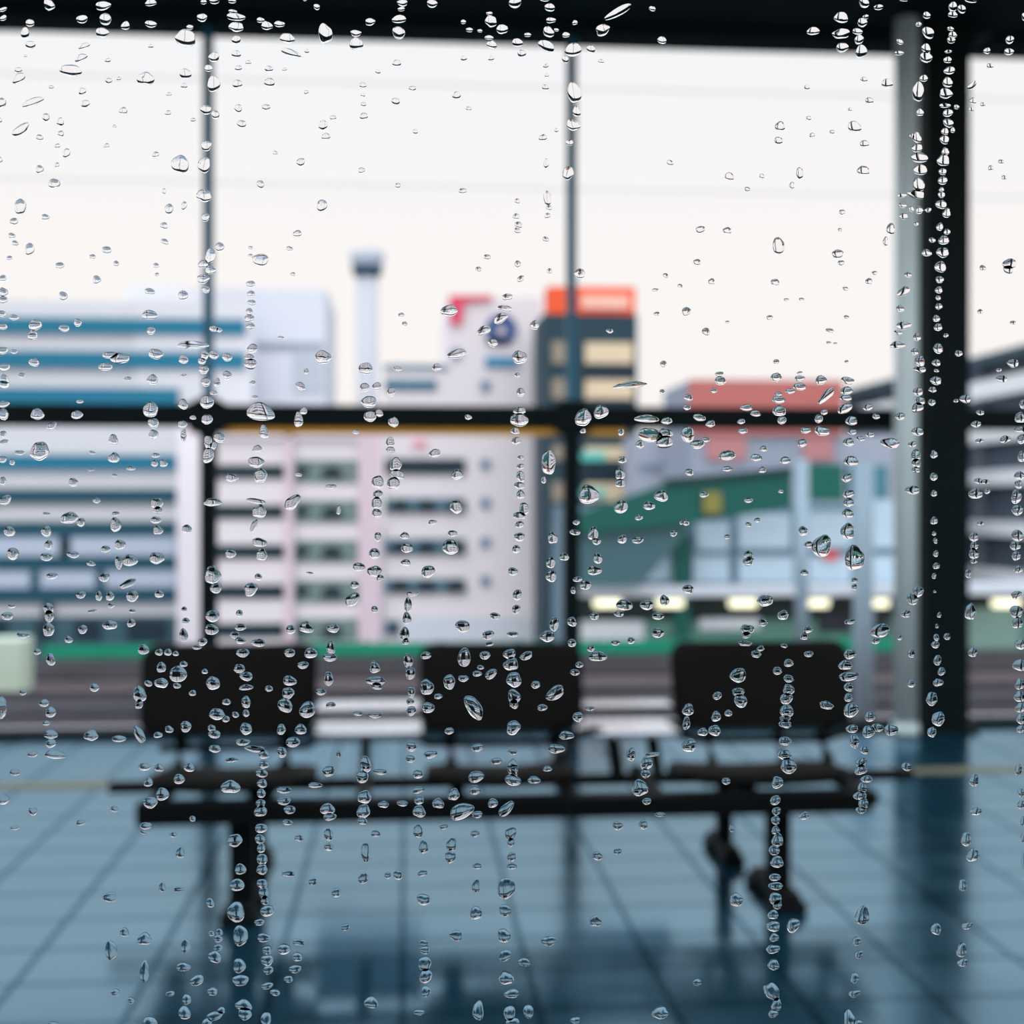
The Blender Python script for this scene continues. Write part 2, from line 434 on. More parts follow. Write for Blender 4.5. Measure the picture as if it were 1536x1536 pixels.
# pale poles by the track
for x0, x1, yb, yt, Y, lb in ((1279, 1311, 1084, 690, 11.0, 'thicker pale grey track pole close to the downpipe'), (1192, 1214, 985, 690, 17.5, 'thinner pale grey pole standing behind the third backrest')):
    X0, X1, _, z1 = ext(x0, yt, x1, yb, Y)
    xc = (X0 + X1) / 2; r = (X1 - X0) / 2
    po = thing('track_pole', lb, 'pole', (xc, Y, -1.25), 'pale poles by the tracks')
    link_mesh('shaft', tube([(xc, Y, -1.25), (xc, Y, z1)], r * 0.9, 16), M('pole_grey', (150, 172, 188), 0.5), po, True)
    link_mesh('collar', tube([(xc, Y, -1.25), (xc, Y, -1.05)], r * 1.25, 16), M('pole_grey', (150, 172, 188), 0.5), po, True)
# overhead wires
for (ya, yb, Y, lb) in ((106, 154, 13.9, 'upper of the two thin overhead wires crossing the white sky'), (268, 296, 14.1, 'lower of the two thin overhead wires crossing the white sky')):
    z = at(768, (ya + yb) / 2, Y).z
    o = link_mesh('overhead_wire', tube([(-30, Y, z), (40, Y, z)], 0.005, 8), wire_m); tag(o, lb, 'wire', 'overhead wires')

# ------------------------------------------------------------------ buildings across the tracks
GZ = -14.0
def building(name, label, x0, y0, x1, Y, depth, m, part='wall', cat='building'):
    X0, X1, _, z1 = ext(x0, y0, x1, y0, Y)
    t = thing(name, label, cat, ((X0 + X1) / 2, Y, GZ))
    link_mesh(part, box((X0, Y, GZ), (X1, Y + depth, z1)), m, t)
    return t
def band(t, name, x0, y0, x1, y1, Y, m, out=0.15, lab=None):
    o = link_mesh(name, slab(x0, y0, x1, y1, Y - out, out + 0.02), m, t)
    if lab: o['label'] = lab
    return o
# A: long white parking block with blue bands
A = building('office_block', 'long white building with blue horizontal window bands, beyond the first backrest', -260, 450, 268, 120, 30, grey_w)
band(A, 'upper_wing', 200, 450, 378, 616, 119.9, grey_w)
X0, X1, _, z1 = ext(188, 432, 490, 432, 128)
link_mesh('penthouse', box((X0, 128, GZ + 6), (X1, 145, z1)), grey_w, A)
link_mesh('corner_tower', slab(368, 434, 488, 640, 124, 10), grey_s, A)
link_mesh('tower_window', slab(384, 514, 484, 524, 123.8, .25), M('mid_grey', (140, 152, 164), 0.7), A)
link_mesh('tower_panel', slab(440, 524, 484, 588, 123.8, .25), M('mid_grey_panel', (176, 186, 196), 0.7), A)
for y0, y1, x1, m in ((476, 499, 368, blue_g), (526, 551, 368, blue_g), (581, 606, 268, blue_g), (682, 704, 264, blue_g), (733, 754, 264, teal_g), (782, 806, 264, teal_g), (834, 856, 264, teal_g), (882, 904, 264, teal_g)):
    band(A, 'window_band', -260, y0, x1, y1, 119.6, m)
link_mesh('end_pillar', slab(266, 640, 304, 975, 119, 1.2), white_w, A)
for y0, y1 in ((806, 834), (857, 882)):
    band(A, 'lower_spandrel', -260, y0, 264, y1, 119.62, M('blue_grey_spandrel', (178, 190, 208), 0.8))  # lower-floor spandrels in a bluer grey than the wall
for x, y0, y1 in ((98, 806, 834), (52, 857, 882), (150, 857, 882), (96, 806, 834), (70, 905, 928)):
    band(A, 'spandrel_post', x - 7, y0, x + 7, y1, 119.5, teal_g)
for x0, x1 in ((-60, 10), (54, 78), (112, 150), (190, 250)):
    band(A, 'ground_floor_window', x0, 930, x1, 960, 119.2, dark_g)
band(A, 'base_wall', -260, 925, 266, 990, 119.4, M('base_teal', (60, 92, 104), 0.8))
# B: white balcony block
B = building('apartment_block', 'white apartment block with dark balcony openings and arched stair windows, left of the emblem building', 300, 622, 556, 100, 20, white_p)
for y in (708, 768, 828, 888, 946):
    band(B, 'balcony_opening', 322, y - 11, 426, y + 10, 100, dark_g)
    band(B, 'stair_window', 441, y - 18, 536, y + 16, 100, greeng)
    for xc in (456, 498):
        pts = [at(xc + dx, y + dy, 99.75) for dx, dy in ((-17, 10), (-14, -2), (-7, -9), (7, -9), (14, -2), (17, 10))] if xc == 498 else [at(xc + dx, y + dy, 99.75) for dx, dy in ((-12, 8), (-12, -10), (4, -10), (9, -4), (0, 8))]
        link_mesh('arched_pane', prism(pts, (0, .15, 0)), dark_g, B)
band(B, 'pilaster', 428, 640, 440, 975, 100, pink_w, .5)
band(B, 'pilaster', 538, 640, 572, 975, 100, pink_w, .6)
band(B, 'parapet', 300, 640, 558, 656, 100, white_w, .5)
# C: white building with blue emblem and red corner sign
C = building('emblem_building', 'white building with round blue emblem and red corner sign near the orange topped tower', 672, 446, 812, 100, 18, white_p)
link_mesh('lower_wing', slab(575, 546, 674, 975, 99.98, 18), white_p, C)
band(C, 'roof_band', 575, 547, 672, 553, 99.9, M('roof_blue', (92, 140, 160), 0.6))
band(C, 'window_band', 577, 570, 655, 584, 99.9, M('roof_band_blue', (48, 108, 136), 0.6))
for y0, y1 in ((688, 711), (747, 769), (808, 832), (868, 889), (930, 952)):
    o = band(C, 'window_band', 577, y0, 698, y1, 99.9, dark_g if y0 < 700 else M('blue_grey_glass', (82, 118, 134), 0.4))
    if y0 > 700:
        for xc in (600, 640, 684):
            pts = [at(xc + dx, (y0 + y1) / 2 + dy, 99.6) for dx, dy in ((-16, 10), (-13, -2), (-6, -9), (6, -9), (13, -2), (16, 10))]
            link_mesh('arched_pane', prism(pts, (0, .1, 0)), dark_g, C)
for y in (530, 578, 696, 754, 813, 871):
    x = 684 if y == 530 else 728
    band(C, 'small_window', x - 7, y - 7, x + 7, y + 7, 99.9, M('small_window_blue', (96, 134, 158), 0.5))
bm = bmesh.new(); c = at(752, 494, 99.7)
n = 28; R0, R1 = 23 * 0.0499, 9 * 0.0499
ri = [[bm.verts.new((c.x + rr * math.cos(2 * math.pi * k / n), c.y + dy, c.z + rr * math.sin(2 * math.pi * k / n))) for k in range(n)] for rr, dy in ((R0, 0), (R1, 0), (R1, .2), (R0, .2))]
for k in range(n):
    for q in range(4):
        bm.faces.new((ri[q][k], ri[q][(k + 1) % n], ri[(q + 1) % 4][(k + 1) % n], ri[(q + 1) % 4][k]))
add_box(bm, (c.x - 1.1, c.y, c.z - 1.05), (c.x + .5, c.y + .2, c.z - .6))
bmesh.ops.recalc_face_normals(bm, faces=bm.faces)
link_mesh('emblem', bm, signblue, C)['label'] = 'round blue emblem on the white wall'
band(C, 'emblem_bar', 728, 535, 778, 550, 99.9, M('bar_blue', (58, 138, 176), 0.6))
pts = [at(x, y, 99.6) for x, y in ((674, 443), (738, 443), (738, 450), (697, 452), (692, 486), (676, 486))]
link_mesh('corner_sign', prism(pts, (0, .2, 0)), red, C)['label'] = 'red angled sign at the roof corner'
band(C, 'pink_mark', 618, 660, 640, 670, 99.9, M('pink_mark', (236, 160, 176), 0.7))
band(C, 'base_wall', 600, 925, 815, 975, 99.7, grey_s)
# slender mast behind
Tm = thing('observation_mast', 'slender pale tower with a flared top and dark collar rising against the white sky', 'tower', (at(551, 600, 220).x, 220, GZ))
def ringmesh(prof):
    bm = bmesh.new(); n = 20; cx = Tm.location.x; rs = []
    for rr, z in prof: rs.append([bm.verts.new((cx + rr * math.cos(2 * math.pi * k / n), 220 + rr * math.sin(2 * math.pi * k / n), z)) for k in range(n)])
    for i in range(len(rs) - 1):
        for k in range(n): bm.faces.new((rs[i][k], rs[i][(k + 1) % n], rs[i + 1][(k + 1) % n], rs[i + 1][k]))
    bm.faces.new(rs[0][::-1]); bm.faces.new(rs[-1]); return bm
zz = lambda y: at(551, y, 220).z
px = 0.11
link_mesh('shaft', ringmesh([(16 * px, GZ), (16 * px, zz(414))]), greyt, Tm, True)
link_mesh('collar', ringmesh([(17 * px, zz(416)), (21 * px, zz(412)), (23 * px, zz(404)), (23 * px, zz(402))]), M('collar_blue', (34, 78, 100), 0.6), Tm, True)
link_mesh('flared_cup', ringmesh([(22 * px, zz(403)), (26 * px, zz(380)), (25 * px, zz(379)), (21.5 * px, zz(400))]), M('cup_grey', (186, 196, 212), 0.7), Tm, True)
# D: orange-topped tower
D = building('orange_topped_tower', 'dark glass tower with beige bands and an orange rooftop sign behind the second post', 815, 471, 956, 92, 7, dteal)
X0, X1, z0, z1 = ext(822, 430, 953, 472, 92)
sg = link_mesh('rooftop_sign', box((X0, 92.0, z0), (X1, 94.5, z1)), orange, D); sg['label'] = 'orange rooftop sign with pale panel'
o = link_mesh('sign_panel', slab(872, 442, 944, 463, 91.8, .25), orange_l, D)
for y0, y1 in ((514, 545), (570, 598), (670, 690), (725, 752)):
    band(D, 'beige_band', 878, y0, 950, y1, 92, beige)
    band(D, 'beige_window', 828, y0 - 2, 848, y1, 92, M('dull_beige', (150, 140, 124), 0.8))
for y0, y1 in ((678, 691), (733, 746)):
    band(D, 'turquoise_blind', 872, y0, 908, y1, 91.8, turq)
band(D, 'beige_window', 828, 784, 848, 800, 92, M('dull_beige', (150, 140, 124), 0.8))
band(D, 'beige_window', 828, 832, 848, 850, 92, M('dull_beige', (150, 140, 124), 0.8))
for y in (556, 608, 712, 772): band(D, 'dark_glazing', 872, y - 9, 956, y + 8, 92.05, dark_g)
# E: red-topped block and pale low block behind it
Eb = building('red_topped_block', 'low block with a dull red cladding top behind the middle rail', 1036, 571, 1264, 75, 8, bluegrey)
band(Eb, 'red_cladding', 1034, 570, 1265, 652, 75, brick, .3)
for x0, x1, y0, y1 in ((1060, 1120, 655, 690), (1205, 1250, 655, 690)):
    band(Eb, 'red_panel', x0, y0, x1, y1, 75, M('faded_red', (186, 132, 134), 0.8), .2)
Pb = building('pale_low_block', 'pale grey low block filling the gap between tower and red topped block', 958, 652, 1420, 84, 6, M('pale_grey_blue', (176, 184, 200), 0.8))
band(Pb, 'window_band', 958, 695, 1030, 705, 84, M('soft_blue', (130, 152, 172), 0.6))
# F: multi-storey car park whose side runs away from us
Fx = 38.0
yn, yf = 60.0, atx(1268, 600, Fx).y
Fb = thing('parking_structure', 'multi-storey car park with pale sloping decks behind the thick column', 'building', (Fx, 80, GZ))
zroof = atx(1500, 529, Fx).z
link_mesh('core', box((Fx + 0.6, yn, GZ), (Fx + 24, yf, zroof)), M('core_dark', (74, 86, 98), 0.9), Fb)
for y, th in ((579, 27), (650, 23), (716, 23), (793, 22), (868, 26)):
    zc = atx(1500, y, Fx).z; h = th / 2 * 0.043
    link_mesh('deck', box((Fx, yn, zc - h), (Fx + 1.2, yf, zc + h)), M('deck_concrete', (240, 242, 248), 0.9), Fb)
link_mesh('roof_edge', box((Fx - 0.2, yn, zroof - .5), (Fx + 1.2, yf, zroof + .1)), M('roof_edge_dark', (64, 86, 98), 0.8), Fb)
for k in range(7):
    y = yn + (yf - yn) * k / 6
    link_mesh('pillar', box((Fx + .1, y - .3, GZ), (Fx + .7, y + .3, zroof)), M('pillar_grey', (96, 106, 118), 0.9), Fb)
# G + H: station building with frosted glazing, green sloping parapet above it
YG = 44
H = thing('station_concourse', 'low station hall with frosted glass panels and a pale eave beyond the tracks', 'building', (at(1150, 900, YG).x, YG, -6))
link_mesh('wall', slab(868, 758, 1420, 990, YG + .5, 8), M('hall_blue_grey', (104, 132, 150), 0.7), H)
for x0, x1, y0, y1 in ((965, 1008, 792, 872), (1046, 1094, 782, 826), (1108, 1186, 770, 823), (1214, 1276, 768, 822), (1302, 1400, 750, 822), (1040, 1094, 834, 874), (1108, 1190, 834, 874), (1214, 1276, 834, 874), (1302, 1400, 834, 874)):
    link_mesh('frosted_panel', slab(x0, y0, x1, y1, YG + .3, .25), frost, H)
link_mesh('transom', slab(965, 825, 1276, 832, YG + .2, .2), mull, H)
link_mesh('green_pier', slab(1012, 800, 1036, 985, YG - .15, .4), green, H)
link_mesh('eave', slab(866, 880, 1580, 893, YG - 1.2, 2), concrete_l, H)
link_mesh('shopfront', slab(866, 893, 1580, 930, YG + .2, .4), M('shopfront_dark', (24, 40, 44), 0.6), H)
link_mesh('sill_wall', slab(866, 930, 1580, 990, YG, .6), M('sill_green_grey', (84, 124, 116), 0.8), H)
for x0, x1, y0, y1, m in ((872, 966, 932, 960, concrete_l), (1050, 1140, 928, 944, concrete_l), (1450, 1530, 912, 972, M('sage_panel', (118, 148, 142), 0.8)), (1228, 1276, 920, 948, concrete_d), (1300, 1332, 920, 950, concrete_d)):
    link_mesh('shop_panel', slab(x0, y0, x1, y1, YG - .1, .2), m, H)
link_mesh('red_notice', slab(1236, 826, 1258, 840, YG + .15, .1), M('red_notice', (206, 84, 84), 0.7), H)
G = thing('footbridge_ramp', 'green sided ramp sloping up to the right above the frosted glass hall', 'ramp', (at(1040, 760, 42).x, 42, -6))
pts = [at(x, y, 42) for x, y in ((868, 770), (1002, 724), (1188, 706), (1188, 762), (1030, 786), (868, 800))]
link_mesh('parapet', prism(pts, (0, .4, 0)), green, G)
pts = [at(x, y, 41.9) for x, y in ((1000, 718), (1188, 700), (1188, 711), (1000, 729))]
link_mesh('coping', prism(pts, (0, .6, 0)), green_d, G)
link_mesh('end_parapet', slab(1214, 696, 1266, 752, 42, .4), M('end_green', (14, 92, 82), 0.6), G)
link_mesh('end_panel', slab(1276, 698, 1332, 748, 42, .4), M('end_teal', (70, 122, 138), 0.6), G)
pts = [at(x, y, 42.3) for x, y in ((868, 795), (1030, 784), (1030, 800), (960, 880), (868, 880))]
link_mesh('stair_soffit', prism(pts, (0, .4, 0)), M('soffit_green', (66, 98, 106), 0.8), G)
link_mesh('yellow_panel', slab(1056, 738, 1082, 770, 41.8, .2), yellow, G)
# lit lamps under the eave
for px_, lb in ((912, 'lit strip lamp nearest the second post'), (1006, 'lit strip lamp left of the green pier'), (1116, 'lit strip lamp over the third backrest'), (1224, 'lit strip lamp by the thin pole'), (1314, 'lit strip lamp next to the downpipe'), (1512, 'lit strip lamp right of the thick column')):
    X0, X1, z0, z1 = ext(px_ - 20, 897, px_ + 20, 911, YG - .6)
    la = thing('ceiling_lamp', lb + ', under the pale eave', 'lamp', ((X0 + X1) / 2, YG - .6, z1), 'strip lamps under the eave')
    link_mesh('diffuser', box((X0, YG - .6, z0), (X1, YG - .3, z1 - .05), .05), lamp_m, la)
    link_mesh('housing', box((X0 - .1, YG - .65, z1 - .05), (X1 + .1, YG - .2, z1 + .05)), concrete_l, la)

